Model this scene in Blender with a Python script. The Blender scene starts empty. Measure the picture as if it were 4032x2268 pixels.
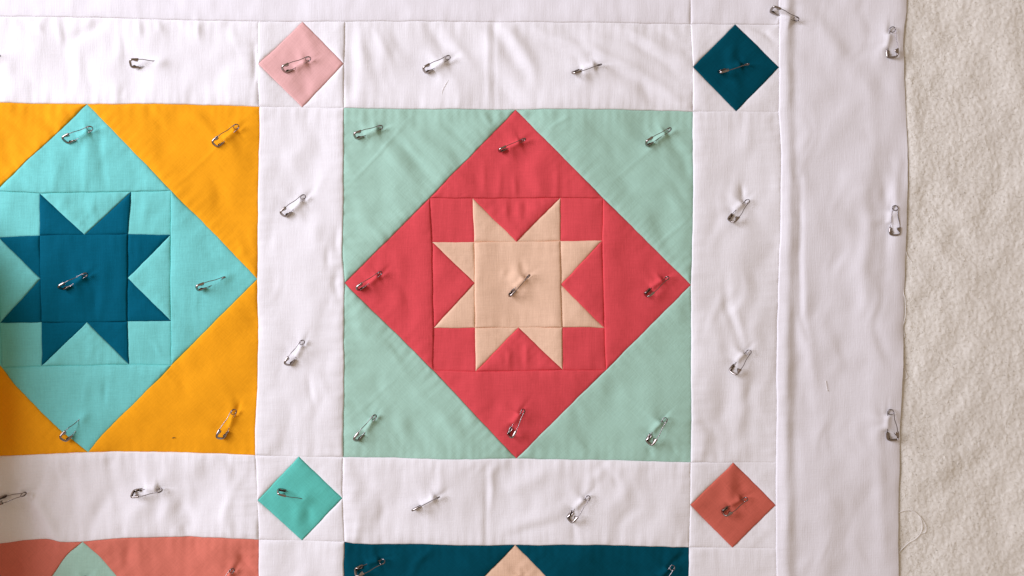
import bpy, math, random
import numpy as np
from mathutils import Matrix, Vector

# ------------------------------------------------------------------ scene, camera, light
scene = bpy.context.scene
C = scene.collection
S = 0.000224                      # metres per photo pixel on the quilt plane (12 inch blocks)
CX, CY = 2016.0, 1134.0
def W(px, py, pz=0.0):            # photo pixel + height in the same unit -> metres
    return ((px - CX) * S, (CY - py) * S, pz * S)

HFOV = math.radians(62)
CAM_H = 4032 * S / 2 / math.tan(HFOV / 2)
cam = bpy.data.cameras.new('camera')
cam.sensor_width = 36; cam.sensor_fit = 'HORIZONTAL'
cam.lens = 18 / math.tan(HFOV / 2)
cam.clip_start = 0.02; cam.clip_end = 50
camo = bpy.data.objects.new('camera', cam); C.objects.link(camo)
camo.location = (0, 0, CAM_H)
scene.camera = camo

world = bpy.data.worlds.new('World'); scene.world = world
world.use_nodes = True
bg = world.node_tree.nodes['Background']
bg.inputs[0].default_value = (1.0, 0.765, 0.57, 1)
bg.inputs[1].default_value = 0.34

key = bpy.data.lights.new('window_light', 'AREA')
key.shape = 'RECTANGLE'; key.size = 1.3; key.size_y = 1.2
key.energy = 29.0; key.spread = math.radians(118); key.color = (0.79, 0.805, 0.955)
ko = bpy.data.objects.new('window_light', key); C.objects.link(ko)
ko.location = (-1.8, 0.62, 1.15)
ko.rotation_euler = (Vector((-0.1, 0.27, 0)) - ko.location).to_track_quat('-Z', 'Y').to_euler()

vs = scene.view_settings
vs.view_transform = 'Standard'; vs.look = 'None'; vs.exposure = 0.1; vs.gamma = 1
vs.use_curve_mapping = False
rng = np.random.default_rng(7); random.seed(7)

# ------------------------------------------------------------------ noise helpers
def _hash(ix, iy, seed):
    h = (ix.astype(np.int64) * 374761393 + iy.astype(np.int64) * 668265263 + seed * 144269504) & 0xFFFFFFFF
    h = ((h ^ (h >> 13)) * 1274126177) & 0xFFFFFFFF
    return (h ^ (h >> 16)) & 0xFFFF
def noise(x, y, seed=0):          # gradient noise, about -1..1
    x = np.asarray(x, float); y = np.asarray(y, float)
    ix = np.floor(x); iy = np.floor(y); fx = x - ix; fy = y - iy
    ux = fx * fx * fx * (fx * (fx * 6 - 15) + 10); uy = fy * fy * fy * (fy * (fy * 6 - 15) + 10)
    def g(dx, dy):
        a = _hash(ix + dx, iy + dy, seed) * (2 * math.pi / 65536)
        return np.cos(a) * (fx - dx) + np.sin(a) * (fy - dy)
    a = g(0, 0); b = g(1, 0); c = g(0, 1); d = g(1, 1)
    return 1.45 * ((a + (b - a) * ux) * (1 - uy) + (c + (d - c) * ux) * uy)
def fbm(x, y, seed=0, oct=3):
    v = 0; a = 1.0
    for i in range(oct):
        v = v + a * noise(x, y, seed + 17 * i); x = x * 2.03; y = y * 2.03; a *= 0.5
    return v
def sstep(a, b, x):
    t = np.clip((x - a) / (b - a), 0, 1); return t * t * (3 - 2 * t)
def seg_dist(x, y, x0, y0, x1, y1):
    dx, dy = x1 - x0, y1 - y0; L = dx * dx + dy * dy + 1e-9
    t = np.clip(((x - x0) * dx + (y - y0) * dy) / L, 0, 1)
    return np.hypot(x - x0 - t * dx, y - y0 - t * dy), t

# ------------------------------------------------------------------ materials
def nd(nt, typ, **kw):
    n = nt.nodes.new(typ)
    for k, v in kw.items(): setattr(n, k, v)
    return n
def fabric(name, rgb, var=0.05, sheen=0.0):
    m = bpy.data.materials.new(name); m.use_nodes = True
    nt = m.node_tree; b = nt.nodes['Principled BSDF']; L = nt.links.new
    uv = nd(nt, 'ShaderNodeUVMap', uv_map='grain')
    outs = []
    for sc in ((1.5, 21, 1), (21, 1.5, 1)):                   # warp and weft slubs
        mp = nd(nt, 'ShaderNodeMapping'); mp.inputs['Scale'].default_value = sc
        L(uv.outputs[0], mp.inputs[0])
        n = nd(nt, 'ShaderNodeTexNoise'); n.inputs['Scale'].default_value = 1; n.inputs['Detail'].default_value = 2.5
        L(mp.outputs[0], n.inputs['Vector']); outs.append(n.outputs[0])
    sp = nd(nt, 'ShaderNodeTexNoise'); sp.inputs['Scale'].default_value = 15; sp.inputs['Detail'].default_value = 3
    L(uv.outputs[0], sp.inputs['Vector'])
    a1 = nd(nt, 'ShaderNodeMath', operation='ADD'); L(outs[0], a1.inputs[0]); L(outs[1], a1.inputs[1])
    a2 = nd(nt, 'ShaderNodeMath', operation='MULTIPLY_ADD'); L(sp.outputs[0], a2.inputs[0]); a2.inputs[1].default_value = 0.7; L(a1.outputs[0], a2.inputs[2])
    mr = nd(nt, 'ShaderNodeMapRange'); L(a2.outputs[0], mr.inputs[0])
    mr.inputs[1].default_value = 0.85; mr.inputs[2].default_value = 1.85
    mr.inputs[3].default_value = 1 - var; mr.inputs[4].default_value = 1 + var
    mx = nd(nt, 'ShaderNodeVectorMath', operation='MULTIPLY')
    mx.inputs[0].default_value = rgb; L(mr.outputs[0], mx.inputs[1])
    L(mx.outputs[0], b.inputs['Base Color'])
    bp = nd(nt, 'ShaderNodeBump'); bp.inputs['Strength'].default_value = 0.5; bp.inputs['Distance'].default_value = 0.00024
    L(a2.outputs[0], bp.inputs['Height']); L(bp.outputs[0], b.inputs['Normal'])
    b.inputs['Roughness'].default_value = 0.88
    b.inputs['Specular IOR Level'].default_value = 0.06
    b.inputs['Sheen Weight'].default_value = sheen
    b.inputs['Sheen Roughness'].default_value = 0.5
    return m
M = {
 'white':  fabric('white_cotton', (0.87, 0.86, 0.87), 0.035),
 'border': fabric('white_sateen', (0.84, 0.825, 0.845), 0.024),
 'orange': fabric('orange_cotton', (0.92, 0.385, 0.012), 0.08),
 'aqua':   fabric('aqua_cotton', (0.185, 0.62, 0.585), 0.10),
 'teal':   fabric('teal_cotton', (0.0, 0.102, 0.165), 0.10),
 'navy':   fabric('dark_teal_cotton', (0.0, 0.064, 0.096), 0.13),
 'mint':   fabric('mint_cotton', (0.395, 0.635, 0.515), 0.075),
 'red':    fabric('red_cotton', (0.72, 0.082, 0.095), 0.09),
 'peach':  fabric('peach_cotton', (0.82, 0.56, 0.39), 0.085),
 'pink':   fabric('pink_cotton', (0.78, 0.45, 0.425), 0.07),
 'green':  fabric('green_cotton', (0.12, 0.55, 0.46), 0.10),
 'rust':   fabric('rust_cotton', (0.60, 0.138, 0.095), 0.11),
 'coral':  fabric('coral_cotton', (0.71, 0.205, 0.145), 0.09),
}
def metal(name, rgb, rough):
    m = bpy.data.materials.new(name); m.use_nodes = True
    nt = m.node_tree; b = nt.nodes['Principled BSDF']
    b.inputs['Metallic'].default_value = 1; b.inputs['Roughness'].default_value = rough
    n = nd(nt, 'ShaderNodeTexNoise'); n.inputs['Scale'].default_value = 0.06
    tc = nd(nt, 'ShaderNodeTexCoord'); nt.links.new(tc.outputs['Object'], n.inputs['Vector'])
    r = nd(nt, 'ShaderNodeValToRGB')
    r.color_ramp.elements[0].position = 0.3; r.color_ramp.elements[0].color = tuple(c * 0.75 for c in rgb) + (1,)
    r.color_ramp.elements[1].position = 0.7; r.color_ramp.elements[1].color = tuple(rgb) + (1,)
    nt.links.new(n.outputs[0], r.inputs[0]); nt.links.new(r.outputs[0], b.inputs['Base Color'])
    return m
M_wire = metal('nickel_wire', (0.30, 0.265, 0.26), 0.2)
M_clasp = metal('nickel_sheet', (0.40, 0.35, 0.32), 0.16)
def plain(name, rgb, rough=0.9):
    m = bpy.data.materials.new(name); m.use_nodes = True
    nt = m.node_tree; b = nt.nodes['Principled BSDF']
    n = nd(nt, 'ShaderNodeTexNoise'); n.inputs['Scale'].default_value = 400
    tc = nd(nt, 'ShaderNodeTexCoord'); nt.links.new(tc.outputs['Object'], n.inputs['Vector'])
    r = nd(nt, 'ShaderNodeValToRGB')
    r.color_ramp.elements[0].color = tuple(c * 0.9 for c in rgb) + (1,); r.color_ramp.elements[1].color = tuple(rgb) + (1,)
    nt.links.new(n.outputs[0], r.inputs[0]); nt.links.new(r.outputs[0], b.inputs['Base Color'])
    b.inputs['Roughness'].default_value = rough; b.inputs['Specular IOR Level'].default_value = 0.15
    return m
M_thread = plain('white_thread', (0.93, 0.90, 0.86))
M_fuzz = plain('cotton_fuzz', (0.93, 0.89, 0.80))
M_lint = plain('dark_lint', (0.05, 0.05, 0.05))
def batting_mat():
    m = bpy.data.materials.new('cream_batting'); m.use_nodes = True
    nt = m.node_tree; b = nt.nodes['Principled BSDF']; L = nt.links.new
    tc = nd(nt, 'ShaderNodeTexCoord')
    n1 = nd(nt, 'ShaderNodeTexNoise'); n1.inputs['Scale'].default_value = 420; n1.inputs['Detail'].default_value = 6; n1.inputs['Roughness'].default_value = 0.75
    n2 = nd(nt, 'ShaderNodeTexNoise'); n2.inputs['Scale'].default_value = 9; n2.inputs['Detail'].default_value = 4
    L(tc.outputs['Object'], n1.inputs['Vector']); L(tc.outputs['Object'], n2.inputs['Vector'])
    r = nd(nt, 'ShaderNodeValToRGB')
    r.color_ramp.elements[0].position = 0.3; r.color_ramp.elements[0].color = (0.73, 0.70, 0.625, 1)
    r.color_ramp.elements[1].position = 0.72; r.color_ramp.elements[1].color = (0.95, 0.93, 0.85, 1)
    mx = nd(nt, 'ShaderNodeMath', operation='MULTIPLY_ADD'); L(n1.outputs[0], mx.inputs[0]); mx.inputs[1].default_value = 0.75
    sc = nd(nt, 'ShaderNodeMath', operation='MULTIPLY'); L(n2.outputs[0], sc.inputs[0]); sc.inputs[1].default_value = 0.25
    L(sc.outputs[0], mx.inputs[2]); L(mx.outputs[0], r.inputs[0]); L(r.outputs[0], b.inputs['Base Color'])
    bp = nd(nt, 'ShaderNodeBump'); bp.inputs['Strength'].default_value = 0.45; bp.inputs['Distance'].default_value = 0.0007
    L(n1.outputs[0], bp.inputs['Height']); L(bp.outputs[0], b.inputs['Normal'])
    b.inputs['Roughness'].default_value = 1; b.inputs['Specular IOR Level'].default_value = 0.05
    b.inputs['Sheen Weight'].default_value = 0.15
    return m
M_batt = batting_mat()

# ------------------------------------------------------------------ pins (photo pixels): clasp end, coil, needle side, apparent width, needle entry, buried coil pitch
R_, L_ = 1, -1
PINS = [
 ((-101, 238), (12, 227), R_, 18, 46, 15, 'safety pin on white strip above orange block, far from the pink diamond'),
 ((527, 257), (640, 249), R_, 25, 52, 15, 'safety pin on white strip above orange block, between it and pink diamond'),
 ((1119, 284), (1220, 240), R_, 18, 46, 0, 'safety pin through the pale pink diamond'),
 ((264, 560), (367, 511), R_, 22, 48, 0, 'safety pin in the top corner of the aqua diamond'),
 ((852, 577), (939, 504), R_, 23, 44, 0, 'safety pin on orange triangle next to the upper white sashing corner'),
 ((1116, 850), (1199, 778), R_, 23, 44, 0, 'safety pin on white sashing between orange and mint blocks, nearer pink diamond'),
 ((254, 1137), (352, 1082), R_, 14, 48, 0, 'safety pin in the middle of the dark teal star'),
 ((792, 1135), (900, 1091), R_, 17, 68, 17, 'safety pin in the side corner of the aqua diamond by the white sashing'),
 ((1134, 1437), (1195, 1347), R_, 23, 46, 0, 'safety pin on white sashing between orange and mint blocks, nearer green diamond'),
 ((1669, 286), (1765, 234), R_, 17, 44, 0, 'safety pin on white strip above mint block, beside the curled thread'),
 ((2249, 297), (2356, 264), L_, 15, 44, 0, 'safety pin on white strip above mint block, nearer the dark teal diamond'),
 ((1400, 543), (1502, 506), R_, 18, 42, 0, 'safety pin on mint triangle between pink diamond and the red diamond'),
 ((1963, 600), (2060, 555), R_, 6, 40, 0, 'safety pin standing edge-on in the top corner of the red diamond'),
 ((2538, 573), (2630, 515), R_, 18, 42, 0, 'safety pin on mint triangle between red diamond and dark teal diamond'),
 ((1411, 1141), (1500, 1077), R_, 16, 48, 0, 'safety pin in red diamond corner touching the sashing beside the orange block'),
 ((2002, 1167), (2078, 1089), L_, 10, 44, 0, 'safety pin in the middle of the peach star'),
 ((2536, 1165), (2620, 1096), L_, 19, 42, 0, 'safety pin in red diamond corner nearest the wide white border'),
 ((3026, 44), (3126, 84), R_, 14, 44, 0, 'safety pin crossing the white border seam above dark teal diamond'),
 ((2820, 292), (2930, 262), L_, 14, 46, 0, 'safety pin through the dark teal diamond'),
 ((3506, 233), (3507, 121), L_, 38, 40, 0, 'safety pin lying flat on border edge, level with dark teal diamond'),
 ((2868, 874), (2936, 794), L_, 29, 50, 0, 'safety pin on white sashing beside the border, nearer the dark teal diamond'),
 ((3518, 929), (3519, 820), L_, 40, 50, 0, 'safety pin lying flat on border edge halfway between the diamonds'),
 ((2874, 1467), (2940, 1384), L_, 31, 48, 0, 'safety pin on white sashing beside the border, nearer the rust diamond'),
 ((3508, 1733), (3500, 1620), L_, 38, 44, 0, 'safety pin lying flat on border edge nearest the rust diamond'),
 ((2840, 2017), (2929, 1960), L_, 20, 44, 0, 'safety pin through the rust coloured diamond'),
 ((2577, 2316), (2642, 2228), L_, 26, 48, 0, 'safety pin on dark teal patch beneath rust diamond, only its coil end showing'),
 ((265, 1724), (338, 1641), R_, 26, 66, 15, 'safety pin lying across the bottom corner seam of the aqua diamond'),
 ((871, 1724), (927, 1618), R_, 24, 46, 0, 'safety pin on orange triangle next to the lower white sashing corner'),
 ((526, 1940), (638, 1925), L_, 22, 50, 0, 'safety pin on white strip between orange and coral blocks, nearer green diamond'),
 ((0, 1969), (112, 1938), L_, 22, 46, 0, 'safety pin on shaded white strip under the orange block, beside a diagonal crease'),
 ((1107, 1927), (1214, 1965), L_, 10, 44, 18, 'safety pin through the sea green diamond'),
 ((858, 2322), (924, 2236), R_, 22, 46, 0, 'safety pin on coral patch near sashing, only its coil end showing'),
 ((264, 2338), (347, 2266), R_, 22, 46, 0, 'safety pin at pale mint diamond tip in coral block, coil just showing'),
 ((1403, 1731), (1476, 1638), R_, 19, 46, 0, 'safety pin on mint triangle beside the sea green diamond'),
 ((2005, 1716), (2058, 1616), L_, 23, 48, 0, 'safety pin in the bottom corner of the red diamond'),
 ((2548, 1744), (2612, 1650), L_, 26, 44, 0, 'safety pin on mint triangle beside the rust diamond'),
 ((1625, 2002), (1724, 1952), R_, 5, 40, 0, 'safety pin standing edge-on in white strip beneath mint block'),
 ((2239, 2045), (2312, 1956), L_, 26, 46, 0, 'safety pin tilted open on white strip beneath mint block, nearer rust diamond'),
 ((1403, 2245), (1510, 2204), L_, 26, 50, 0, 'safety pin on dark teal patch near the sea green diamond'),
 ((1992, 2348), (2062, 2269), L_, 18, 46, 0, 'safety pin on peach tip in dark teal block, coil just showing'),
]
PW = 40.0
PF = []                               # pin frames: everything later code needs
for (c, k, side, w, ne, pitch, lab) in PINS:
    c = np.array([c[0], -c[1]], float); k = np.array([k[0], -k[1]], float)   # y up
    a = k - c; ln = np.hypot(*a); a /= ln
    n = np.array([a[1], -a[0]]) * side
    r = math.acos(min(1, w / PW)); sc = min(1.08, max(0.93, ln / 112.0)) if not pitch else 1.0
    PF.append(dict(c=c, k=k, a=a, n=n, r=r, sc=sc, p=math.radians(pitch), ne=ne, w=w, lab=lab))

# ------------------------------------------------------------------ quilt height field (photo pixel units)
CREASES = [  # (polyline, half width, height)
 ([(1918, 92), (1921, 260), (1924, 428)], 7, 1.3), ([(1946, 92), (1947, 260), (1946, 428)], 6, -1.2),
 ([(3092, -50), (3094, 300), (3106, 700), (3100, 1200), (3090, 1700), (3092, 2268)], 15.5, 4.0),
 ([(3126, 0), (3124, 400), (3128, 800), (3134, 1180), (3128, 1700), (3134, 2268)], 15.5, -2.2),
 ([(3150, 700), (3148, 1000), (3152, 1240), (3180, 1340)], 8, -3.0),
 ([(3166, 1000), (3168, 1300), (3200, 1460), (3215, 1600)], 18, 3.0),
 ([(3400, 760), (3420, 900), (3390, 1050), (3410, 1180)], 22, 4.0),
 ([(3480, 700), (3496, 850), (3490, 960), (3480, 1080)], 16, -4.5),
 ([(3540, 640), (3520, 780), (3512, 860)], 14, 4),
 ([(3200, 120), (3300, 220), (3400, 330), (3440, 420)], 30, 3.5),
 ([(3160, 60), (3230, 100), (3300, 200)], 22, 3.5),
 ([(3300, 1050), (3350, 1200), (3330, 1380)], 30, -3.0),
 ([(3440, 1500), (3450, 1750), (3470, 2000), (3480, 2200)], 20, 3.0),
 ([(3240, 1850), (3260, 2050), (3240, 2260)], 34, 3.0),
 ([(3420, 300), (3440, 540), (3430, 640)], 26, 2.5),
 ([(2855, 1080), (2858, 1200), (2880, 1260), (2910, 1330)], 12, -3.2),
 ([(2900, 1230), (2925, 1340), (2938, 1390)], 14, 3.0),
 ([(2800, 1240), (2830, 1330), (2830, 1400)], 20, 2.5),
 ([(2990, 1230), (2960, 1300), (2990, 1400)], 20, 2.5),
 ([(2905, 1480), (2925, 1600), (2905, 1700)], 22, 4.0), ([(2860, 1500), (2840, 1650), (2870, 1740)], 24, -3.0),
 ([(2730, 1640), (2800, 1690), (2850, 1740)], 16, -2.5),
 ([(2760, 120), (2900, 140), (3040, 165)], 18, 1.5), ([(2960, 110), (3010, 130), (3050, 170)], 9, -2.5),
 ([(2740, 560), (2850, 540), (2980, 560), (3060, 620)], 40, 2.5),
 ([(2922, 730), (2926, 790)], 7, -3.5),
 # upper strip
 ([(1380, 110), (1385, 250), (1390, 400)], 16, -4.0), ([(1420, 100), (1425, 200), (1440, 300)], 14, 2.5),
 ([(1500, 95), (1515, 200), (1500, 300)], 22, 3.5),
 ([(1740, 95), (1770, 150), (1800, 190), (1860, 250)], 16, 3.5), ([(1700, 110), (1720, 160), (1790, 220)], 14, -3),
 ([(1950, 110), (2000, 200), (2040, 260), (2070, 300)], 18, -4.0), ([(1990, 105), (2050, 190), (2100, 270), (2110, 330)], 18, 4.0),
 ([(2060, 100), (2180, 160), (2330, 200), (2480, 270), (2600, 340), (2690, 420)], 15, 4.0),
 ([(2040, 130), (2200, 190), (2340, 240), (2520, 320), (2560, 400)], 15, -3.5),
 ([(2360, 100), (2480, 130), (2600, 190), (2690, 240)], 15, 4.0), ([(2330, 110), (2470, 160), (2580, 220), (2670, 300)], 13, -3.5),
 ([(2530, 100), (2620, 140), (2700, 200)], 12, -2.5),
 ([(2400, 300), (2460, 360), (2540, 400)], 22, 3.0),
 # upper left strip
 ([(70, 80), (100, 100), (120, 130)], 12, -2.5), ([(420, 80), (360, 120), (270, 160)], 15, -2.8),
 ([(150, 80), (165, 130)], 9, 2.5), ([(225, 75), (235, 130), (240, 170)], 9, 2.5), ([(550, 85), (556, 140)], 8, 3), ([(630, 90), (640, 130)], 9, 2),
 ([(780, 85), (785, 150)], 8, 3), ([(860, 90), (930, 150), (1000, 200)], 18, 2.5), ([(310, 160), (313, 400)], 9, 1.4), ([(490, 130), (490, 260)], 10, -1.5),
 ([(740, 310), (880, 360), (1000, 400)], 20, 2.0), ([(500, 330), (485, 380), (500, 410)], 12, -2.2),
 ([(1003, 180), (1006, 260), (1003, 340)], 7, -3.0),
 # lower left strip and shade fold
 ([(60, 1840), (110, 1925), (175, 2010), (225, 2110), (250, 2170)], 15, 5.5),
 ([(30, 1880), (80, 1980), (140, 2060), (170, 2140)], 30, -4.0),
 ([(430, 1940), (390, 2010), (370, 2080)], 20, -4.0), ([(590, 1960), (530, 2020), (480, 2100)], 25, 4.0),
 ([(640, 1960), (660, 2020), (700, 2060)], 26, 5.0), ([(690, 1960), (740, 2020), (760, 2100)], 18, -4.0),
 ([(580, 1800), (590, 1880), (610, 1920)], 26, 4.0), ([(760, 1800), (775, 1900)], 22, 3.0), ([(850, 1830), (900, 1900), (960, 1980)], 24, 3.0),
 ([(430, 1800), (430, 1850)], 14, -3.5), ([(480, 2060), (485, 2110)], 10, -3), ([(720, 2060), (740, 2110)], 10, -3),
 ([(545, 2130), (550, 2200), (565, 2268)], 18, 4.0), ([(500, 2150), (500, 2230)], 12, -3.5),
 ([(930, 2160), (950, 2190), (1000, 2250)], 12, -3.5), ([(700, 2180), (760, 2210), (900, 2160)], 30, 3),
 # lower middle strip
 ([(1400, 1830), (1420, 1880), (1470, 1920)], 20, -3.0), ([(1380, 1850), (1400, 1980), (1390, 2100)], 30, 4.0),
 ([(1500, 1960), (1510, 2010), (1490, 2080)], 16, -3.0), ([(1735, 1830), (1740, 1900), (1735, 1950)], 13, 2.8),
 ([(1915, 1820), (1914, 2000), (1912, 2140)], 7, -1.8), ([(1938, 1820), (1936, 2000)], 7, 1.6),
 ([(1960, 1940), (2080, 1900), (2160, 1850)], 26, 3.0), ([(2000, 2080), (2160, 2030), (2230, 1990)], 22, 3.0), ([(1990, 2110), (2090, 2080), (2200, 2050)], 14, -2.2),
 ([(2310, 1930), (2330, 1880), (2400, 1840)], 14, 2.8), ([(2360, 1830), (2410, 1870), (2440, 1920)], 12, -2.6),
 ([(2255, 2060), (2265, 2130)], 8, -2.2), ([(2380, 2010), (2440, 1960), (2480, 1900)], 22, 2.6),
 # red block
 ([(1905, 640), (1905, 775)], 8, 1.6), ([(1968, 660), (1970, 775)], 8, 1.6), ([(2025, 690), (2030, 775)], 8, 1.8), ([(2193, 640), (2193, 775)], 8, 2.0),
 ([(1990, 790), (1995, 860)], 10, 2.5), ([(2040, 790), (2042, 860)], 9, 2.5), ([(2068, 790), (2070, 850)], 8, -2),
 ([(2000, 1380), (2006, 1450)], 9, 2.2), ([(2070, 1350), (2072, 1440)], 8, 2.2), ([(1960, 1390), (1985, 1430)], 10, 2),
 ([(1560, 1000), (1580, 1060), (1570, 1200)], 18, 2.0), ([(2600, 1130), (2590, 1180), (2560, 1200)], 14, 2),
 # mint corners: pressed folds and soft bias ripples
 ([(1375, 730), (1500, 600), (1620, 460)], 5, 1.6), ([(2160, 510), (2240, 460)], 6, 1.6), ([(2395, 730), (2560, 590), (2700, 460)], 5, 1.5),
 ([(2590, 965), (2720, 850)], 5, 1.8), ([(2450, 1540), (2560, 1640), (2720, 1780)], 5, 1.4), ([(1380, 1650), (1560, 1490)], 5, 1.4),
 ([(1420, 480), (1540, 600), (1640, 740)], 16, 3.0), ([(1470, 470), (1600, 590), (1700, 700)], 14, -2.6), ([(1560, 450), (1680, 560), (1760, 650)], 16, 2.6),
 ([(1380, 800), (1470, 900), (1540, 960)], 20, 2.6), ([(1660, 440), (1760, 500), (1830, 560)], 15, -2.4), ([(1900, 440), (1935, 500), (1960, 480)], 10, 2.4),
 ([(1360, 1570), (1420, 1620), (1440, 1640)], 14, -3.0), ([(1500, 1560), (1580, 1660), (1600, 1740)], 26, 3), ([(1650, 1560), (1740, 1640), (1830, 1740)], 22, 3), ([(1600, 1640), (1690, 1780)], 20, -2.6),
 ([(2640, 560), (2690, 620), (2710, 700)], 16, -3.0), ([(2660, 540), (2720, 600)], 14, 2.5), ([(2480, 1560), (2560, 1580), (2600, 1640)], 30, 2),
 ([(2550, 1760), (2570, 1800)], 7, -2.2), ([(2640, 1750), (2660, 1790)], 7, -2.0), ([(2260, 1720), (2300, 1770)], 12, 1.8),
 # orange block
 ([(660, 770), (800, 640), (1000, 440)], 5, 1.5), ([(740, 430), (830, 500), (920, 520)], 22, 2.6), ([(820, 470), (900, 500), (960, 560)], 14, -2.4),
 ([(440, 450), (560, 560), (700, 740)], 30, 2.6), ([(500, 1700), (640, 1640), (800, 1560)], 40, 2.4), ([(930, 1560), (945, 1640)], 10, -2.6),
 # aqua block
 ([(340, 560), (345, 640), (335, 740)], 20, 2.2), ([(395, 480), (400, 620), (420, 740)], 12, -2.4), ([(240, 640), (220, 740)], 18, 2), ([(370, 770), (372, 860)], 12, 2), ([(590, 770), (570, 850), (580, 920)], 14, 2),
 ([(410, 1000), (420, 1120), (400, 1230)], 18, 2.6), ([(380, 1130), (375, 1240)], 12, -2.6),
 ([(345, 1510), (340, 1580)], 9, 2.0), ([(416, 1500), (418, 1590)], 7, -2.0), ([(590, 1330), (620, 1360), (640, 1410)], 8, 1.6),
 # white sashing beside the orange block
 ([(1330, 900), (1325, 960), (1335, 1010)], 10, -2.8), ([(1290, 990), (1295, 1050)], 9, -2), ([(1060, 900), (1050, 980)], 20, -2.4), ([(1240, 870), (1250, 960)], 22, 2.6),
 ([(1330, 1060), (1322, 1120), (1338, 1180)], 10, -3.0), ([(1215, 1480), (1222, 1540), (1240, 1600)], 9, -2.2), ([(1270, 1490), (1290, 1560)], 12, 2), ([(1050, 1520), (1060, 1580)], 20, -2.4), ([(1180, 1360), (1188, 1400)], 9, -2.6),
 # teal block and small diamonds
 ([(1700, 2160), (1640, 2210), (1620, 2268)], 12, 4), ([(1560, 2160), (1600, 2250)], 30, 4), ([(2200, 2200), (2300, 2180), (2440, 2240)], 34, 4), ([(2660, 2210), (2690, 2190)], 10, -4), ([(2050, 2250), (2070, 2240)], 10, -3),
 ([(1190, 110), (1230, 180), (1240, 230)], 16, 3.0), ([(1205, 290), (1210, 380)], 14, -3.0), ([(2870, 240), (2880, 210), (2890, 180)], 14, 3.5), ([(2895, 290), (2900, 360)], 14, 3.0), ([(2905, 230), (2915, 250)], 8, -3.5),
 ([(2880, 1850), (2870, 1940), (2860, 2000)], 18, 4.0), ([(2910, 1900), (2930, 1950)], 12, -3.5), ([(1175, 1990), (1180, 2070)], 16, 3.5), ([(1215, 1980), (1220, 2060)], 12, -3),
 ([(2050, 1030), (2068, 1080)], 10, -3.0), ([(2030, 1060), (2024, 1120)], 14, 3.0), ([(1985, 1060), (1980, 1090)], 8, 1.6), ([(2080, 1480), (2090, 1500)], 6, 1),
]
def base_height(x, y, pins=True):
    x = np.asarray(x, float); y = np.asarray(y, float)
    z = 6 + 9.0 * noise(x / 420, y / 420, 3) + 4.2 * noise(x / 190, y / 190, 5) + 1.8 * noise(x / 80, y / 80, 9)
    for pts, hw, hgt in CREASES:
        xs = [p[0] for p in pts]; ys = [p[1] for p in pts]
        mk = (x > min(xs) - 4 * hw) & (x < max(xs) + 4 * hw) & (y > min(ys) - 4 * hw) & (y < max(ys) + 4 * hw)
        if not mk.any(): continue
        xm, ym = x[mk], y[mk]; best = np.full(xm.shape, 1e9); along = np.zeros(xm.shape)
        q = np.array(pts, float); sl = np.hypot(*(q[1:] - q[:-1]).T); cum = np.concatenate([[0], np.cumsum(sl)]); tot = cum[-1]
        for i in range(len(pts) - 1):
            d, t = seg_dist(xm, ym, *q[i], *q[i + 1]); u = d < best
            best = np.where(u, d, best); along = np.where(u, cum[i] + t * sl[i], along)
        tap = 0.35 + 0.65 * np.sin(np.pi * np.clip(along / tot, 0, 1)) if tot < 900 else 1.0
        wob = 1 + 0.35 * noise(xm / 90, ym / 90, 31)
        z[mk] += hgt * (1.15 if hw == 15.5 else 1.0 if hw == 5 else 1.65) * tap * wob * np.exp(-0.5 * (best / hw) ** 2)
    # unseen fold added beyond the frame to cast the lower left shade
    amp = sstep(650, 1150, y) * (1 + 0.2 * sstep(1700, 2350, y))
    z += 395 * amp * sstep(-30, -210, x - 24 * noise(y / 300, y * 0, 71)) * (1 - 0.9 * sstep(-330, -560, x))
    if pins:
        for f in PF:
            cxp, cyp = f['c'][0], -f['c'][1]
            mk = (np.abs(x - cxp) < 230) & (np.abs(y - cyp) < 230)
            if not mk.any(): continue
            X = x[mk] - f['c'][0]; Y = -y[mk] - f['c'][1]
            u = (X * f['a'][0] + Y * f['a'][1]) / f['sc']; v = X * f['n'][0] + Y * f['n'][1]
            w2 = f['w'] / 2
            if f['p']:
                z[mk] += 6 * np.exp(-0.5 * ((u - 108) / 18) ** 2 - 0.5 * (v / 12) ** 2)
                z[mk] += 4 * np.exp(-0.5 * ((u - 96) / 30) ** 2 - 0.5 * ((v - 8) / 26) ** 2)
                continue
            t = np.clip((u - f['ne']) / (98 - f['ne']), 0, 1)
            nv = w2 * (1 - 0.45 * t)
            hh = 8.6 + 9 * math.sin(f['r']) * t
            g = sstep(f['ne'] - 5, f['ne'] + 5, u) * (1 - sstep(93, 103, u))
            z[mk] += hh * g * (0.62 * np.exp(-0.5 * ((v - nv) / 7.5) ** 2) + 0.38 * np.exp(-0.5 * ((v - nv) / 24) ** 2))
            # pull creases running out of both needle holes
            for du, s0, L, h in ((104, 1, 34, -3.6), (f['ne'] - 6, -1, 26, -1.8)):
                uu = (u - du) * s0
                z[mk] += h * np.exp(-0.5 * (np.where(uu < 0, uu / 7, uu / L)) ** 2) * np.exp(-0.5 * ((v - nv + 0.12 * uu) / 5.5) ** 2)
            # tension ripples across the pin
            rr = np.hypot(u - 72, v - nv)
            th = np.arctan2(v - nv, u - 72)
            z[mk] += 1.3 * np.sin(5 * th + cxp) * np.exp(-0.5 * ((rr - 55) / 26) ** 2)
    return z

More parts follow.
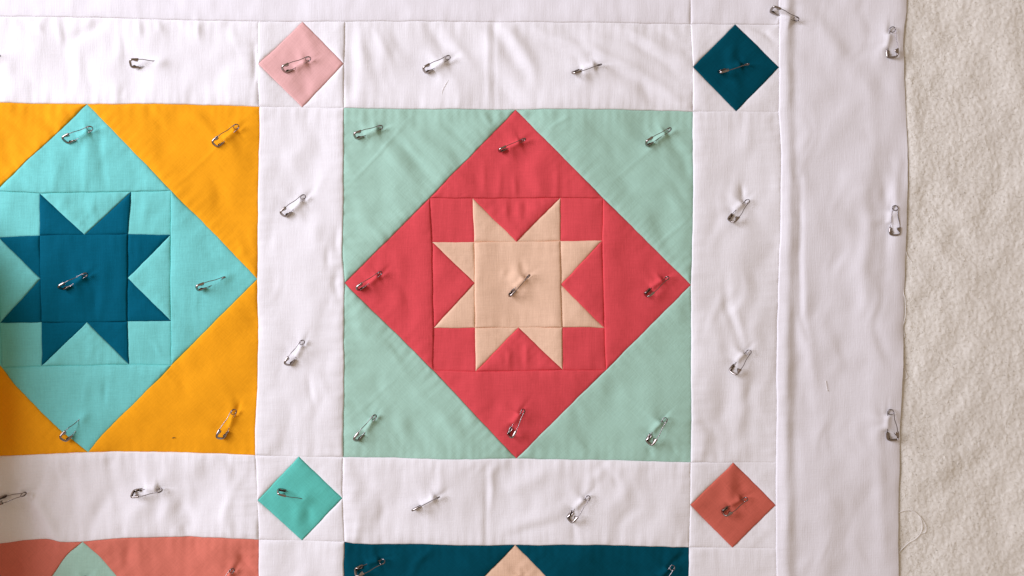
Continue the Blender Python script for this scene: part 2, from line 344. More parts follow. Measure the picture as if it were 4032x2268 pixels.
# ------------------------------------------------------------------ seam map
P = {}
def pt(**k): P.update(k)
pt(  # outer lines
 a0=(-675, -400), a1=(2718, -400), a2=(3065, -400), a3=(3570, -400),
 b0=(-675, 66), b1=(-335, 66), b2=(1020, 87), b3=(1361, 87), b4=(2719, 97), b5=(3065, 99),
 c1=(-335, 408), c2=(1024, 422), c3=(1355, 427), c4=(2727, 440), c5=(3065, 442),
 d1=(-340, 1798), d2=(1006, 1792), d3=(1351, 1799), d4=(2718, 1819), d5=(3053, 1820),
 e1=(-340, 2150), e2=(1021, 2123), e3=(1357, 2130), e4=(2713, 2155), e5=(3051, 2157),
 f0=(-675, 2718), f1=(-340, 2718), f2=(1021, 2718), f3=(1355, 2718), f4=(2712, 2718), f5=(3054, 2718), f6=(3532, 2718),
 # cornerstone diamonds: top right bottom left
 pT=(1194, 87), pR=(1356, 254), pB=(1190, 423), pL=(1019, 253),
 gT=(1179, 1797), gR=(1349, 1960), gB=(1190, 2127), gL=(1016, 1968),
 tT=(2894, 97), tR=(3065, 267), tB=(2897, 440), tL=(2727, 265),
 rT=(2887, 1820), rR=(3053, 1987), rB=(2882, 2155), rL=(2717, 1987),
 # orange block
 oT=(345, 411), oR=(1015, 1098), oB=(348, 1780), oL=(-338, 1098),
 q1=(-12, 754), q2=(678, 753), q3=(676, 1438), q4=(8, 1448),
 s1=(162, 762), s2=(517, 755), s3=(672, 926), s4=(676, 1263), s5=(509, 1434), s6=(168, 1441), s7=(5, 1271), s8=(-3, 935),
 k1=(162, 927), k2=(507, 922), k3=(505, 1266), k4=(167, 1270), m1=(337, 925), m2=(507, 1095), m3=(345, 1269), m4=(164, 1098),
 # mint block
 nT=(2031, 433), nR=(2720, 1122), nB=(2034, 1805), nL=(1359, 1115),
 Q1=(1693, 779), Q2=(2375, 781), Q3=(2385, 1457), Q4=(1706, 1457),
 S1=(1861, 782), S2=(2206, 779), S3=(2370, 948), S4=(2379, 1290), S5=(2215, 1456), S6=(1874, 1462), S7=(1707, 1291), S8=(1702, 954),
 K1=(1868, 953), K2=(2206, 950), K3=(2214, 1288), K4=(1871, 1291), M1=(2034, 952), M2=(2208, 1121), M3=(2041, 1289), M4=(1870, 1114),
 # next row of blocks
 uT=(326, 2133), uL=(-262, 2718), uR=(905, 2718), vT=(2029, 2145), vL=(1462, 2718), vR=(2598, 2718),
)
EDGE = {}     # bends of seams between the named points
def ed(a, b, *mid): EDGE[(a, b)] = list(mid); EDGE[(b, a)] = list(mid)[::-1]
ed('b0', 'b1'); ed('b1', 'b2', (0, 66), (330, 70), (700, 80)); ed('b3', 'b4', (1650, 86), (1946, 89), (2300, 92))
ed('b2', 'pL', (1019, 170)); ed('pL', 'c2', (1019, 330), (1022, 390)); ed('b3', 'pR', (1360, 170)); ed('pR', 'c3', (1355, 340))
ed('c1', 'oT', (-100, 402), (0, 404), (160, 408)); ed('oT', 'c2', (480, 411), (618, 410), (840, 415))
ed('c3', 'nT', (1700, 431)); ed('nT', 'c4', (2239, 431), (2450, 434), (2640, 437))
ed('c2', 'oR', (1022, 560), (1017, 800), (1016, 950)); ed('oR', 'd2', (1017, 1300), (1016, 1468), (1009, 1634), (1006, 1740))
ed('c3', 'nL', (1354, 600), (1353, 800), (1350, 950), (1354, 1040)); ed('nL', 'd3', (1355, 1300), (1355, 1468), (1353, 1650))
ed('c4', 'nR', (2728, 600), (2729, 750), (2724, 950)); ed('nR', 'd4', (2720, 1362), (2719, 1500), (2720, 1680))
ed('b4', 'tL', (2722, 170)); ed('tL', 'c4', (2727, 350)); ed('b5', 'tR'); ed('tR', 'c5')
ed('c5', 'd5', (3074, 580), (3073, 760), (3067, 1000), (3062, 1197), (3056, 1450), (3057, 1661))
ed('d5', 'rR'); ed('rR', 'e5'); ed('e5', 'f5', (3054, 2268))
ed('d1', 'oB', (-150, 1800), (0, 1794), (221, 1785)); ed('oB', 'd2', (552, 1777), (800, 1783))
ed('d3', 'nB', (1560, 1801), (1769, 1806)); ed('nB', 'd4', (2239, 1809), (2450, 1812))
ed('d2', 'gL', (1011, 1880)); ed('gL', 'e2', (1019, 2040)); ed('d3', 'gR', (1349, 1880)); ed('gR', 'e3', (1353, 2045))
ed('e1', 'uT', (-100, 2150), (0, 2140), (110, 2126), (193, 2124), (255, 2133)); ed('uT', 'e2', (400, 2124), (497, 2117), (773, 2113))
ed('e3', 'vT', (1380, 2136), (1427, 2140), (1700, 2143), (1900, 2145)); ed('vT', 'e4', (2321, 2143), (2520, 2148))
ed('uT', 'uR', (397, 2191), (461, 2266), (560, 2370)); ed('uT', 'uL', (262, 2188), (206, 2268), (130, 2350))
ed('oT', 'q2', (430, 497), (513, 582)); ed('q2', 'oR', (840, 917)); ed('oT', 'q1', (243, 508), (72, 671)); ed('q4', 'oB', (60, 1511), (144, 1598), (237, 1689))
ed('q3', 'oB', (651, 1468), (500, 1617), (397, 1719))
ed('q2', 's3', (674, 840)); ed('a2', 'b5', (3064, 0)); ed('a1', 'b4', (2718, 0)); ed('a3', 'f6', (3569, 0), (3565, 66), (3557, 138), (3559, 248), (3565, 414), (3573, 607), (3573, 750), (3568, 921), (3559, 1169), (3554, 1480), (3546, 1617), (3540, 1850), (3537, 2020), (3537, 2268))

# patches: part name, material, corners (3 or 4), rank of thickness at seams, cloth grain angle, ripple angle, ripple size, label
PATCH = []
def pa(name, mat, corners, rank, grain=0, rip=90, amp=0.8, label=None): PATCH.append((name, mat, corners.split(), rank, grain, rip, amp, label))
pa('border_strip', 'border', 'a0 a1 b4 b0', 6, 0, 90, 0.5, 'white border strip running above the blocks')
pa('border_strip', 'border', 'a1 a2 b5 b4', 6, 0, 90, 0.5, 'short white border piece above the dark teal diamond')
pa('border_strip', 'border', 'a2 a3 f6 f5', 7, 90, 84, 0.9, 'wide white border strip with a raw cut edge along the batting')
pa('sashing_strip', 'white', 'b0 b1 f1 f0', 5)
pa('sashing_strip', 'white', 'b1 b2 c2 c1', 4, 0, 95, 1.2)
pa('sashing_strip', 'white', 'b3 b4 c4 c3', 4.5, 0, 125, 1.1)
pa('sashing_strip', 'white', 'd1 d2 e2 e1', 4, 0, 95, 1.5)
pa('sashing_strip', 'white', 'd3 d4 e4 e3', 4.5, 0, 80, 1.2)
pa('sashing_strip', 'white', 'c2 c3 d3 d2', 5, 90, 80, 1.0)
pa('sashing_strip', 'white', 'c4 c5 d5 d4', 5, 90, 85, 1.1)
pa('sashing_strip', 'white', 'e2 e3 f3 f2', 5, 90, 85, 0.9)
pa('sashing_strip', 'white', 'e4 e5 f5 f4', 5, 90, 85, 0.9)
for pre, cs, mat, lab in (('p', 'b2 b3 c3 c2', 'pink', 'pale pink'), ('g', 'd2 d3 e3 e2', 'green', 'sea green'),
                          ('t', 'b4 b5 c5 c4', 'navy', 'dark teal'), ('r', 'd4 d5 e5 e4', 'rust', 'rust orange')):
    q = cs.split(); T, R, B, Lf = (pre + s for s in 'TRBL')
    pa('cornerstone_diamond', mat, f'{T} {R} {B} {Lf}', 5.2, 45, 60, 0.5, f'small {lab} diamond patch')
    pa('cornerstone_triangle', 'white', f'{q[0]} {T} {Lf}', 5, 0, 45, 0.4)
    pa('cornerstone_triangle', 'white', f'{T} {q[1]} {R}', 5, 0, 135, 0.4)
    pa('cornerstone_triangle', 'white', f'{R} {q[2]} {B}', 5, 0, 45, 0.4)
    pa('cornerstone_triangle', 'white', f'{B} {q[3]} {Lf}', 5, 0, 135, 0.4)
def block(cs, D, qs, ss, ks, ms, cm, dm, sm, names):
    c1, c2, c3, c4 = cs.split(); T, R, B, Lf = D.split(); q1, q2, q3, q4 = qs.split()
    s1, s2, s3, s4, s5, s6, s7, s8 = ss.split(); k1, k2, k3, k4 = ks.split(); m1, m2, m3, m4 = ms.split()
    pa('corner_triangle', cm, f'{c1} {T} {q1} {Lf}', 3, 45, -45, 1.7, f'large {names[0]} corner triangle')
    pa('corner_triangle', cm, f'{c2} {R} {q2} {T}', 3, 45, -45, 1.2, f'large {names[0]} corner triangle')
    pa('corner_triangle', cm, f'{c3} {B} {q3} {R}', 3, 45, -45, 0.9, f'large {names[0]} corner triangle')
    pa('corner_triangle', cm, f'{c4} {Lf} {q4} {B}', 3, 45, -55, 1.4, f'large {names[0]} corner triangle')
    pa('side_triangle', dm, f'{T} {q2} {s2} {s1} {q1}', 2.5, 0, 90, 0.9, f'{names[1]} side triangle of the diamond')
    pa('side_triangle', dm, f'{R} {q3} {s4} {s3} {q2}', 2.5, 0, 90, 0.7, f'{names[1]} side triangle of the diamond')
    pa('side_triangle', dm, f'{B} {q4} {s6} {s5} {q3}', 2.5, 0, 90, 0.7, f'{names[1]} side triangle of the diamond')
    pa('side_triangle', dm, f'{Lf} {q1} {s8} {s7} {q4}', 2.5, 0, 90, 0.7, f'{names[1]} side triangle of the diamond')
    pa('background_square', dm, f'{q1} {s1} {k1} {s8}', 1, 0, 60, 0.6)
    pa('background_square', dm, f'{s2} {q2} {s3} {k2}', 1, 0, 60, 0.6)
    pa('background_square', dm, f'{k3} {s4} {q3} {s5}', 1, 0, 90, 0.6)
    pa('background_square', dm, f'{s7} {k4} {s6} {q4}', 1, 0, 90, 0.6)
    pa('background_triangle', dm, f'{s1} {s2} {m1}', 1.2, 0, 90, 1.0)
    pa('background_triangle', dm, f'{s3} {s4} {m2}', 1.2, 0, 60, 0.6)
    pa('background_triangle', dm, f'{s5} {s6} {m3}', 1.2, 0, 90, 1.0)
    pa('background_triangle', dm, f'{s7} {s8} {m4}', 1.2, 0, 60, 0.6)
    for tri in (f'{s1} {m1} {k1}', f'{s2} {k2} {m1}', f'{s3} {m2} {k2}', f'{s4} {k3} {m2}', f'{s5} {m3} {k3}', f'{s6} {k4} {m3}', f'{s7} {m4} {k4}', f'{s8} {k1} {m4}'):
        pa('star_point', sm, tri, 1.1, 0, 90, 0.5, f'{names[2]} star point')
    pa('star_center', sm, f'{k1} {k2} {k3} {k4}', 1.8, 0, 80, 0.8, f'{names[2]} square at the middle of the star')
block('c1 c2 d2 d1', 'oT oR oB oL', 'q1 q2 q3 q4', 's1 s2 s3 s4 s5 s6 s7 s8', 'k1 k2 k3 k4', 'm1 m2 m3 m4', 'orange', 'aqua', 'teal', ('orange', 'aqua', 'dark teal'))
block('c3 c4 d4 d3', 'nT nR nB nL', 'Q1 Q2 Q3 Q4', 'S1 S2 S3 S4 S5 S6 S7 S8', 'K1 K2 K3 K4', 'M1 M2 M3 M4', 'mint', 'red', 'peach', ('mint', 'red', 'peach'))
pa('corner_triangle', 'coral', 'e1 uT uL f1', 3, 45, 90, 1.2, 'coral corner patch shaded by the added fold')
pa('corner_triangle', 'coral', 'uT e2 f2 uR', 3, 45, 100, 1.4, 'coral corner patch')
pa('diamond_tip', 'mint', 'uT uR uL', 2.5, 0, 90, 0.8, 'pale mint tip of a diamond in the coral block')
pa('corner_triangle', 'navy', 'e3 vT vL f3', 3, 45, -30, 1.4, 'dark teal corner patch')
pa('corner_triangle', 'navy', 'vT e4 f4 vR', 3, 45, -30, 1.2, 'dark teal corner patch')
pa('diamond_tip', 'peach', 'vT vR vL', 2.5, 0, 90, 0.8, 'peach tip of a diamond in the dark teal block')

VIA = {}
for ch in ('b0 b1 b2 pT b3 b4', 'b4 tT b5', 'a2 b5 tR c5 d5 rR e5 f5', 'c1 oT c2', 'c2 pB c3', 'c3 nT c4', 'c4 tB c5', 'd1 oB d2', 'd2 gT d3', 'd3 nB d4', 'd4 rT d5',
           'e1 uT e2', 'e2 gB e3', 'e3 vT e4', 'e4 rB e5', 'c2 oR d2', 'c3 nL d3', 'c4 nR d4', 'b1 c1 oL d1 e1 f1', 'b2 pL c2', 'b3 pR c3', 'b4 tL c4', 'd2 gL e2', 'd3 gR e3', 'd4 rL e4',
           'b5 tR c5', 'd5 rR e5', 'k1 m1 k2', 'k2 m2 k3', 'k3 m3 k4', 'k4 m4 k1', 'K1 M1 K2', 'K2 M2 K3', 'K3 M3 K4', 'K4 M4 K1', 's1 m1', 'S1 M1'):
    q = ch.split()
    if len(q) > 2: VIA[(q[0], q[-1])] = q; VIA[(q[-1], q[0])] = q[::-1]
def curve(a, b):
    if (a, b) in VIA:
        q = VIA[(a, b)]; c = [curve(q[i], q[i + 1]) for i in range(len(q) - 1)]
        return np.vstack([x[:-1] for x in c[:-1]] + [c[-1]])
    pts = [P[a]] + EDGE.get((a, b), []) + [P[b]]
    q = np.array(pts, float)
    if len(q) > 2:                                    # Catmull-Rom through the bends
        e = np.vstack([2 * q[0] - q[1], q, 2 * q[-1] - q[-2]]); out = []
        for i in range(1, len(e) - 2):
            p0, p1, p2, p3 = e[i - 1:i + 3]
            for t in np.linspace(0, 1, 8, endpoint=False):
                out.append(0.5 * (2 * p1 + (p2 - p0) * t + (2 * p0 - 5 * p1 + 4 * p2 - p3) * t * t + (3 * p1 - p0 - 3 * p2 + p3) * t ** 3))
        out.append(q[-1]); q = np.array(out)
    return q
def resample(q, t):                                   # q polyline, t in 0..1 of arc length
    L = np.concatenate([[0], np.cumsum(np.hypot(*(q[1:] - q[:-1]).T))]); s = np.asarray(t) * L[-1]
    return np.stack([np.interp(s, L, q[:, 0]), np.interp(s, L, q[:, 1])], 1)
def plen(q): return float(np.sum(np.hypot(*(q[1:] - q[:-1]).T)))
STEP = 6.5
def params(L):
    end = [0, 1.0, 2.2, 4, 6.5, 10, 15]
    if L < 40: return np.linspace(0, 1, 8)
    k = max(2, int((L - 30) / STEP)); mid = np.linspace(15, L - 15, k + 1)[1:-1]
    return np.concatenate([end, mid, [L - e for e in end[::-1]]]) / L
def inside(poly, x, y):
    r = False; n = len(poly)
    for i in range(n):
        x0, y0 = poly[i]; x1, y1 = poly[i - 1]
        if (y0 > y) != (y1 > y) and x < (x1 - x0) * (y - y0) / (y1 - y0) + x0: r = not r
    return r
OUT = []                                              # outline polygons, for finding the neighbour over a seam
for (nm, mat, cs, rank, *_r) in PATCH:
    poly = np.vstack([curve(cs[i], cs[(i + 1) % len(cs)])[:-1] for i in range(len(cs))])
    OUT.append((poly, poly.min(0), poly.max(0), rank))
def neighbour_rank(idx, x, y):
    for j, (poly, lo, hi, rank) in enumerate(OUT):
        if j != idx and lo[0] <= x <= hi[0] and lo[1] <= y <= hi[1] and inside(poly, x, y): return rank
    return None

def wobble(x, y):
    return (x + 1.6 * noise(x / 70, y / 70, 41) + 0.6 * noise(x / 22, y / 22, 43),
            y + 1.6 * noise(x / 70, y / 70, 47) + 0.6 * noise(x / 22, y / 22, 49))
def make_mesh(name, co, quads, uv=None):
    me = bpy.data.meshes.new(name)
    q = np.asarray(quads, np.int32)
    me.vertices.add(len(co)); me.vertices.foreach_set('co', np.ascontiguousarray(co, np.float32).ravel())
    tri = q[:, 2] == q[:, 3]
    loops = []; starts = []; n = 0
    totals = np.where(tri, 3, 4)
    starts = np.concatenate([[0], np.cumsum(totals)[:-1]])
    mask = np.ones(q.shape, bool); mask[tri, 3] = False
    lv = q[mask]
    me.loops.add(len(lv)); me.loops.foreach_set('vertex_index', lv.astype(np.int32))
    me.polygons.add(len(q)); me.polygons.foreach_set('loop_start', starts.astype(np.int32))
    me.polygons.foreach_set('use_smooth', np.ones(len(q), bool))
    if uv is not None:
        l = me.uv_layers.new(name='grain'); l.data.foreach_set('uv', uv[lv].astype(np.float32).ravel())
    me.update(calc_edges=True); me.validate()
    return me
def obj(name, me, mat, parent=None, label=None):
    o = bpy.data.objects.new(name, me); C.objects.link(o)
    if mat and not me.materials: me.materials.append(mat)
    if parent: o.parent = parent
    if label: o['label'] = label
    return o

quilt = bpy.data.objects.new('quilt_top', None); C.objects.link(quilt)
quilt['label'] = 'pieced patchwork quilt top of star blocks in white sashing, spread on cream batting'
quilt['category'] = 'quilt'

def build_patch(idx):
    nm, mat, cs, rank, grain, rip, amp, lab = PATCH[idx]
    n = len(cs)
    edges = [curve(cs[i], cs[(i + 1) % n]) for i in range(n)]
    # Coons sides A(s): c0->c1, B(t): c1->c2, Cc(s): c3->c2, D(t): c0->c3
    if n == 3: A, B, Cc, D = edges[0], edges[1], np.array([P[cs[2]], P[cs[2]]], float), edges[2][::-1]
    elif n == 4: A, B, Cc, D = edges[0], edges[1], edges[2][::-1], edges[3][::-1]
    else:      # side triangle: apex, right corner, star tips, left corner -> quad apex-right-(tips)-left as triangle with bent base
        base = np.vstack([edges[1][:-1], edges[2][:-1], edges[3]])
        A, B, Cc, D = edges[0], base, np.array([P[cs[4]]] * 2, float), edges[4][::-1]
        # apex c0, right c1, left c4
    ps = params(max(plen(A), plen(Cc))); ptm = params(max(plen(B), plen(D)))
    a = resample(A, ps); c = resample(Cc, ps) if plen(Cc) > 0 else np.repeat(Cc[:1], len(ps), 0)
    b = resample(B, ptm); d = resample(D, ptm)
    s = ps[None, :, None]; t = ptm[:, None, None]
    X = (1 - t) * a[None] + t * c[None] + (1 - s) * d[:, None] + s * b[:, None] \
        - ((1 - s) * (1 - t) * a[0] + s * (1 - t) * a[-1] + (1 - s) * t * c[0] + s * t * c[-1])
    nt_, ns_ = len(ptm), len(ps)
    X = X.reshape(-1, 2); x, y = X[:, 0], X[:, 1]
    # seam profile
    dmin = np.full(len(x), 1e9); roll = np.ones(len(x)); lift = np.zeros(len(x)); puck = np.zeros(len(x))
    free = np.zeros(len(x))
    for k, e in enumerate(edges):
        m = resample(e, [0.5])[0]; tg = resample(e, [0.52])[0] - resample(e, [0.48])[0]
        nr = np.array([tg[1], -tg[0]]); nr /= np.hypot(*nr) + 1e-9
        cen = X.mean(0)
        if np.dot(nr, m - cen) < 0: nr = -nr
        o_ = m + nr * 6
        rk = neighbour_rank(idx, o_[0], o_[1])
        best = np.full(len(x), 1e9); al = np.zeros(len(x)); acc = 0
        for i in range(len(e) - 1):
            dd, tt = seg_dist(x, y, *e[i], *e[i + 1]); L = np.hypot(*(e[i + 1] - e[i])); u = dd < best
            best = np.where(u, dd, best); al = np.where(u, acc + tt * L, al); acc += L
        if rk is None:                                # raw edge of the quilt top
            free = np.maximum(free, np.exp(-best / 30)); continue
        dmin = np.minimum(dmin, best)
        diff = rank - rk
        if diff > 0:
            T = 4.6 if diff > 0.9 else 6.0 if nm == 'star_center' else 4.0
            if nm == 'star_center' and abs(tg[0]) > abs(tg[1]): T = 1.0
            lift = np.maximum(lift, T * (1 - 0.9 * sstep(18, 120, best)) * (0.72 + 0.28 * sstep(0, 24, best)))
            roll = np.minimum(roll, 1 - np.exp(-best / 1.6))
        else: roll = np.minimum(roll, 1 - np.exp(-best / 5.0))
        seed = idx * 7 + k
        puck += amp * 2.2 * noise(al / 26, best / 220, seed) * np.exp(-best / 55) * (1 - np.exp(-best / 6))
    ed_ = np.clip(1 - np.exp(-dmin / 16), 0, 1)
    th = math.radians(rip); ux = x * math.sin(th) + y * math.cos(th); uy = x * math.cos(th) - y * math.sin(th)
    wq = 60 * noise(x / 150, y / 150, 500 + idx); wr = 60 * noise(x / 170 + 9, y / 170, 600 + idx)
    mod = 0.35 + 0.9 * np.clip(0.5 + noise(x / 160, y / 160, 700 + idx), 0, 1.2)
    rn = mod * noise((ux + wq) / 62, (uy + wr) / 210, 100 + idx); rn2 = noise((ux + wq) / 130 + 5, (uy + wr) / 330, 300 + idx)
    z = base_height(x, y) + lift * roll + 2.2 * (1 - np.exp(-np.minimum(dmin, 400) / 45)) - (1.2 if mat in ('white', 'border') else 2.0) * np.exp(-dmin / 2.6) \
        + ed_ * amp * (2.3 * rn + 4.0 * rn2) + puck + 0.22 * fbm(x / 9, y / 9, 77, 2) * ed_
    z = z * (1 - free) + free * (2.0 + 2.2 * noise(x / 120, y / 120, 61))      # raw edges settle on the batting
    wx, wy = wobble(x, y)
    co = np.stack([(wx - CX) * S, (CY - wy) * S, z * S], 1)
    i = np.arange(nt_ - 1)[:, None] * ns_ + np.arange(ns_ - 1)[None]
    i = i.ravel(); quads = np.stack([i, i + 1, i + ns_ + 1, i + ns_], 1)
    if n != 4:                                        # collapsed side: one shared apex vertex
        top = (nt_ - 1) * ns_
        quads[quads >= top] = top
        quads = np.where((quads[:, 2] == quads[:, 3])[:, None], quads, quads)
        co = co[:top + 1]; x = x[:top + 1]; y = y[:top + 1]
    # counter-clockwise seen from above
    p0, p1, p2 = (co[quads[0, j]] for j in (0, 1, 2))
    if np.cross((p1 - p0)[:2], (p2 - p0)[:2]) < 0:
        quads = np.where((quads[:, 2] == quads[:, 3])[:, None], quads[:, [1, 0, 2, 2]], quads[:, ::-1])
    g = math.radians(grain)
    uv = np.stack([(x * math.cos(g) + y * math.sin(g)) / 100 + idx * 3.7, (-x * math.sin(g) + y * math.cos(g)) / 100 + idx * 1.9], 1)
    o = obj(nm, make_mesh(nm, co, quads, uv), M[mat], quilt, lab)
    return o
for i in range(len(PATCH)):
    o = build_patch(i)
    if PATCH[i][0] == 'border_strip' and PATCH[i][6] == 0.9:      # the cut edge shows the cloth's thickness
        sm = o.modifiers.new('cloth', 'SOLIDIFY'); sm.thickness = 0.0004; sm.offset = -1

# ------------------------------------------------------------------ batting
def batting_height(x, y):
    z = -4 + 7 * noise(x / 300, y / 330, 201) + 4.0 * noise(x / 120 + y / 300, y / 160, 203)
    for (x0, y0, x1, y1, hw, h) in ((3640, 760, 3830, 1000, 34, -7), (3600, 900, 3720, 1010, 26, 5), (3700, 0, 3900, 260, 60, -4),
                                    (3800, 1150, 3640, 1420, 40, 5), (3960, 500, 3900, 900, 40, -4), (3640, 1900, 3850, 1760, 30, 3), (3900, 1700, 3960, 2200, 50, -5), (3590, 300, 3610, 800, 20, 4)):
        d, t = seg_dist(x, y, x0, y0, x1, y1); z = z + h * np.exp(-0.5 * (d / hw) ** 2)
    wx = x + 7 * noise(x / 30, y / 30, 211); wy = y + 7 * noise(x / 30, y / 30, 213)
    cl = fbm(wx / 22, wy / 27, 207, 3)
    z = z + 1.5 * np.maximum(cl, -0.5) + 3.0 * noise(wx / 80, wy / 100, 209) + 0.9 * noise(wx / 10, wy / 11, 215)
    under = sstep(3600, 3500, x)                      # pressed flat beneath the quilt top
    return z * (1 - under) + under * -7
gx = np.concatenate([np.arange(-1500, 3480, 70), np.arange(3480, 4130, 4.0), np.arange(4130, 5300, 22)])
gy = np.concatenate([np.arange(-1400, -60, 22), np.arange(-60, 2330, 4.0), np.arange(2330, 3700, 22)])
GX, GY = np.meshgrid(gx, gy)
bx, by = GX.ravel(), GY.ravel()
bz = batting_height(bx, by)
i = (np.arange(len(gy) - 1)[:, None] * len(gx) + np.arange(len(gx) - 1)[None]).ravel()
bq = np.stack([i, i + len(gx), i + len(gx) + 1, i + 1], 1)
batt = obj('batting', make_mesh('batting', np.stack([(bx - CX) * S, (CY - by) * S, bz * S], 1), bq), M_batt)
batt['label'] = 'cream fuzzy cotton batting spread flat beneath the quilt top'; batt['category'] = 'batting'
# loose fibres standing out of the batting
fv = []; ff = []
nf = 9000
fx0 = rng.uniform(3520, 4100, nf); fy0 = rng.uniform(-40, 2310, nf)
for k in range(nf):
    L = rng.uniform(4, 15); th = rng.uniform(0, 6.28); bend = rng.normal(0, 1.1); r = rng.uniform(0.3, 0.65)
    px = []; a = th; cxk, cyk = fx0[k], fy0[k]
    for j in range(4):
        px.append((cxk, cyk)); cxk += math.cos(a) * L / 3; cyk += math.sin(a) * L / 3; a += bend
    px = np.array(px); zz = batting_height(px[:, 0], px[:, 1]) + np.array([0.2, 1.6, 2.0, 0.6]) * rng.uniform(0.5, 1.3)
    b0 = len(fv)
    for j in range(4):
        nx, ny = -math.sin(th + bend * j), math.cos(th + bend * j)
        fv += [W(px[j, 0] + nx * r, px[j, 1] + ny * r, zz[j]), W(px[j, 0] - nx * r, px[j, 1] - ny * r, zz[j]), W(px[j, 0], px[j, 1], zz[j] + r)]
    for j in range(3):
        for q in range(3): ff.append((b0 + j * 3 + q, b0 + j * 3 + (q + 1) % 3, b0 + j * 3 + 3 + (q + 1) % 3, b0 + j * 3 + 3 + q))
fz = obj('fuzz', make_mesh('fuzz', np.array(fv), np.array(ff)), M_fuzz, batt); fz['kind'] = 'stuff'

# ------------------------------------------------------------------ safety pins
def tube(path, rad, sides=8, taper=None):
    p = np.array(path, float); n = len(p); V = []; F = []
    T = np.gradient(p, axis=0); T /= np.linalg.norm(T, axis=1)[:, None] + 1e-9
    up = np.array([0, 0, 1.0])
    for i in range(n):
        s = np.cross(T[i], up); s = s / (np.linalg.norm(s) + 1e-9); u = np.cross(s, T[i])
        r = rad * (taper[i] if taper is not None else 1)
        for k in range(sides):
            a = 2 * math.pi * k / sides; V.append(p[i] + r * (math.cos(a) * s + math.sin(a) * u))
    for i in range(n - 1):
        for k in range(sides):
            k2 = (k + 1) % sides; F.append((i * sides + k, i * sides + k2, (i + 1) * sides + k2, (i + 1) * sides + k))
    V.append(p[0]); V.append(p[-1]); c0 = n * sides
    for k in range(sides):
        k2 = (k + 1) % sides; F.append((k2, k, c0, c0)); F.append(((n - 1) * sides + k, (n - 1) * sides + k2, c0 + 1, c0 + 1))
    return np.array(V), np.array(F)
def smooth(pts, m=8):
    q = np.array(pts, float); e = np.vstack([2 * q[0] - q[1], q, 2 * q[-1] - q[-2]]); out = []
    for i in range(1, len(e) - 2):
        p0, p1, p2, p3 = e[i - 1:i + 3]
        for t in np.linspace(0, 1, m, endpoint=False):
            out.append(0.5 * (2 * p1 + (p2 - p0) * t + (2 * p0 - 5 * p1 + 4 * p2 - p3) * t * t + (3 * p1 - p0 - 3 * p2 + p3) * t ** 3))
    out.append(q[-1]); return np.array(out)
WR = 1.45
def pin_mesh(name, VF): return make_mesh(name, VF[0], VF[1])
ME_arm = pin_mesh('arm', tube(smooth([(6, 2, 0), (30, 1, 0), (52, 1.5, 0), (68, 5, 0), (84, 8.2, 0.5), (112, 9, 1.4)]), WR))
coil = []
for a in np.linspace(-math.pi / 2, -math.pi / 2 + 3 * math.pi, 64):
    f = (a + math.pi / 2) / (3 * math.pi); coil.append((112 + 10.4 * math.cos(a), 20 + 10.4 * math.sin(a), 1.6 - 4.6 * f))
ME_coil = pin_mesh('coil', tube(coil, WR))
npth = smooth([(112, 31.2, -3.0), (96, 31.8, -2.2), (64, 35, 0), (36, 37, 0), (9, 37.6, 0)])
ME_needle = pin_mesh('needle', tube(npth, WR * 0.9, taper=np.linspace(1, 0.8, len(npth))))
# clasp: folded sheet swept round a U, with lips of changing depth and a gap between them
ol = smooth([(36, -2.5, 0), (24, -2.6, 0), (12, -1.5, 0), (4, 3, 0), (0.6, 11, 0), (0, 20, 0), (0.6, 29, 0), (4, 38, 0), (12, 42, 0), (24, 42.4, 0), (36, 41, 0)], 6)
Tt = np.gradient(ol, axis=0); Tt /= np.linalg.norm(Tt, axis=1)[:, None]
cv = []; cf = []; NSEC = 11
for i in range(len(ol)):
    u, v = ol[i, 0], ol[i, 1]
    inw = np.array([-Tt[i][1], Tt[i][0], 0]);
    if np.dot(inw[:2], np.array([18, 20]) - ol[i, :2]) < 0: inw = -inw
    sgm = i / (len(ol) - 1)
    if sgm < 0.36: fr = 4 + 13 * sstep(10, 30, u) ; bk = 7 + 6 * sstep(14, 26, u)          # lip by the arm
    elif sgm > 0.64: fr = 9 + 4.5 * math.sin((u - 6) / 30 * 2 * math.pi * 0.9); bk = 13     # wavy guard over the point
    else: fr = 6.5; bk = 9
    if u > 32: fr *= 0.35; bk *= 0.6
    fr = float(fr) * 0.95; bk = float(bk) * 0.88
    sec = [(fr, 2.4), (fr * 0.7, 3.3), (fr * 0.35, 3.6), (1.1, 3.1), (0, 1.9), (-0.4, 0), (0, -1.9), (1.1, -3.1), (bk * 0.35, -3.6), (bk * 0.7, -3.4), (bk, -2.6)]
    for (d_, w_) in sec: cv.append(ol[i] + inw * d_ + np.array([0, 0, w_]))
for i in range(len(ol) - 1):
    for k in range(NSEC - 1): cf.append((i * NSEC + k, i * NSEC + k + 1, (i + 1) * NSEC + k + 1, (i + 1) * NSEC + k))
ME_clasp = make_mesh('clasp', np.array(cv), np.array(cf))
for me, mt in ((ME_arm, M_wire), (ME_coil, M_wire), (ME_needle, M_wire), (ME_clasp, M_clasp)): me.materials.append(mt)

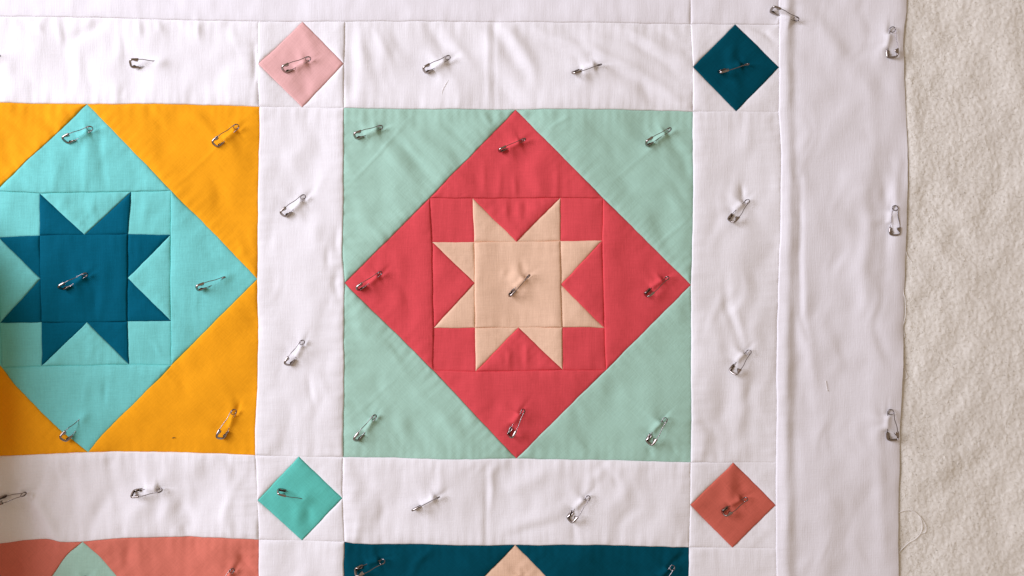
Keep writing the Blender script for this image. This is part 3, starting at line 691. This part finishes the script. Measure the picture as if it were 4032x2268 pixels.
for f in PF:
    a = np.array([*f['a'], 0]); n = np.array([*f['n'], 0]); zv = np.array([0, 0, 1.0])
    cp, sp = math.cos(f['p']), math.sin(f['p'])
    u = a * cp - zv * sp; zz = a * sp + zv * cp
    cr, sr = math.cos(f['r']), math.sin(f['r'])
    v = n * cr - zz * sr; w = np.cross(u, v)
    xs = np.array([f['c'][0], f['k'][0]]); ys = np.array([-f['c'][1], -f['k'][1]])
    zb = base_height(xs, ys, pins=False); z0 = float(zb[0])
    if not f['p']:                                     # follow the slope of the cloth along the pin
        slope = (zb[1] - zb[0]) / 112.0; u = a * math.cos(math.atan(slope)) + zv * math.sin(math.atan(slope))
        zz = np.cross(u, np.cross(zv, u)); zz /= np.linalg.norm(zz); v = n * cr - zz * sr; w = np.cross(u, v)
    oz = z0 + 4.5 + PW * sr + (9 if f['p'] else 0)
    origin = np.array([f['c'][0], f['c'][1], oz]) - n * cr * PW / 2
    k = S * f['sc']
    mw = Matrix(((u[0] * k, v[0] * k, w[0] * k, (origin[0] - CX) * S), (u[1] * k, v[1] * k, w[1] * k, (origin[1] + CY) * S),
                 (u[2] * k, v[2] * k, w[2] * k, origin[2] * S), (0, 0, 0, 1)))
    e = bpy.data.objects.new('safety_pin', None); C.objects.link(e); e.matrix_world = mw
    e.empty_display_size = 10
    e['label'] = f['lab']; e['category'] = 'safety pin'; e['group'] = 'safety pins basting the quilt'
    for nm, me in (('arm', ME_arm), ('coil', ME_coil), ('needle', ME_needle), ('clasp', ME_clasp)):
        o = bpy.data.objects.new(nm, me); C.objects.link(o); o.parent = e
        if nm == 'clasp':
            sm = o.modifiers.new('sheet', 'SOLIDIFY'); sm.thickness = 0.7; sm.offset = -1

# ------------------------------------------------------------------ loose threads and lint
def thread(pts, lab, on, rad=1.1, name='loose_thread', mat=None, cat='thread', lift=2.0):
    q = smooth([(p[0], p[1], 0) for p in pts], 7)
    h = batting_height(q[:, 0], q[:, 1]) + 3 if on == 'b' else base_height(q[:, 0], q[:, 1]) + 3.6
    q[:, 2] = h + lift * np.abs(np.sin(np.linspace(0, math.pi * 2.3, len(q))))
    p = np.stack([(q[:, 0] - CX) * S, (CY - q[:, 1]) * S, q[:, 2] * S], 1)
    V, F = tube(p, rad * S, 6)
    o = obj(name, make_mesh(name, V, F), mat or M_thread); o['label'] = lab; o['category'] = cat
thread([(3530, 2026), (3556, 2012), (3590, 2010), (3618, 2030), (3632, 2062), (3628, 2096), (3606, 2124), (3580, 2140), (3552, 2166), (3530, 2190)], 'long white thread looping out from the border edge onto batting', 'b', 1.2)
thread([(3585, 2010), (3612, 2024), (3636, 2050), (3648, 2078), (3642, 2098), (3622, 2104)], 'short white thread beside the long looping thread on batting', 'b', 1.0)
thread([(3566, 984), (3574, 1010), (3590, 1030)], 'tiny frayed thread poking from border edge onto the batting', 'b', 0.9)
thread([(3560, 1120), (3556, 1150), (3564, 1190), (3563, 1240), (3558, 1280), (3562, 1330)], 'frayed thread hanging straight along the raw border edge', 'b', 1.0)
thread([(3552, 1440), (3568, 1462), (3574, 1486), (3560, 1500)], 'small curled frayed thread at the raw border edge', 'b', 0.9)
thread([(1768, 316), (1748, 348), (1741, 376), (1744, 402), (1760, 420)], 'curled white thread on the white strip above mint block', 'q', 0.7, lift=0.1)
thread([(3249, 1498), (3252, 1518), (3256, 1540)], 'short white thread lying on the wide white border', 'q', 0.9, lift=0.1)
thread([(1443, 1727), (1447, 1722), (1449, 1721)], 'tiny dark lint speck on mint triangle below a safety pin', 'q', 1.6, 'lint_speck', M_lint, 'lint', 0.3)
thread([(682, 1724), (688, 1721), (694, 1723)], 'tiny dark lint speck on the lower orange triangle', 'q', 1.1, 'lint_speck', M_lint, 'lint', 0.3)
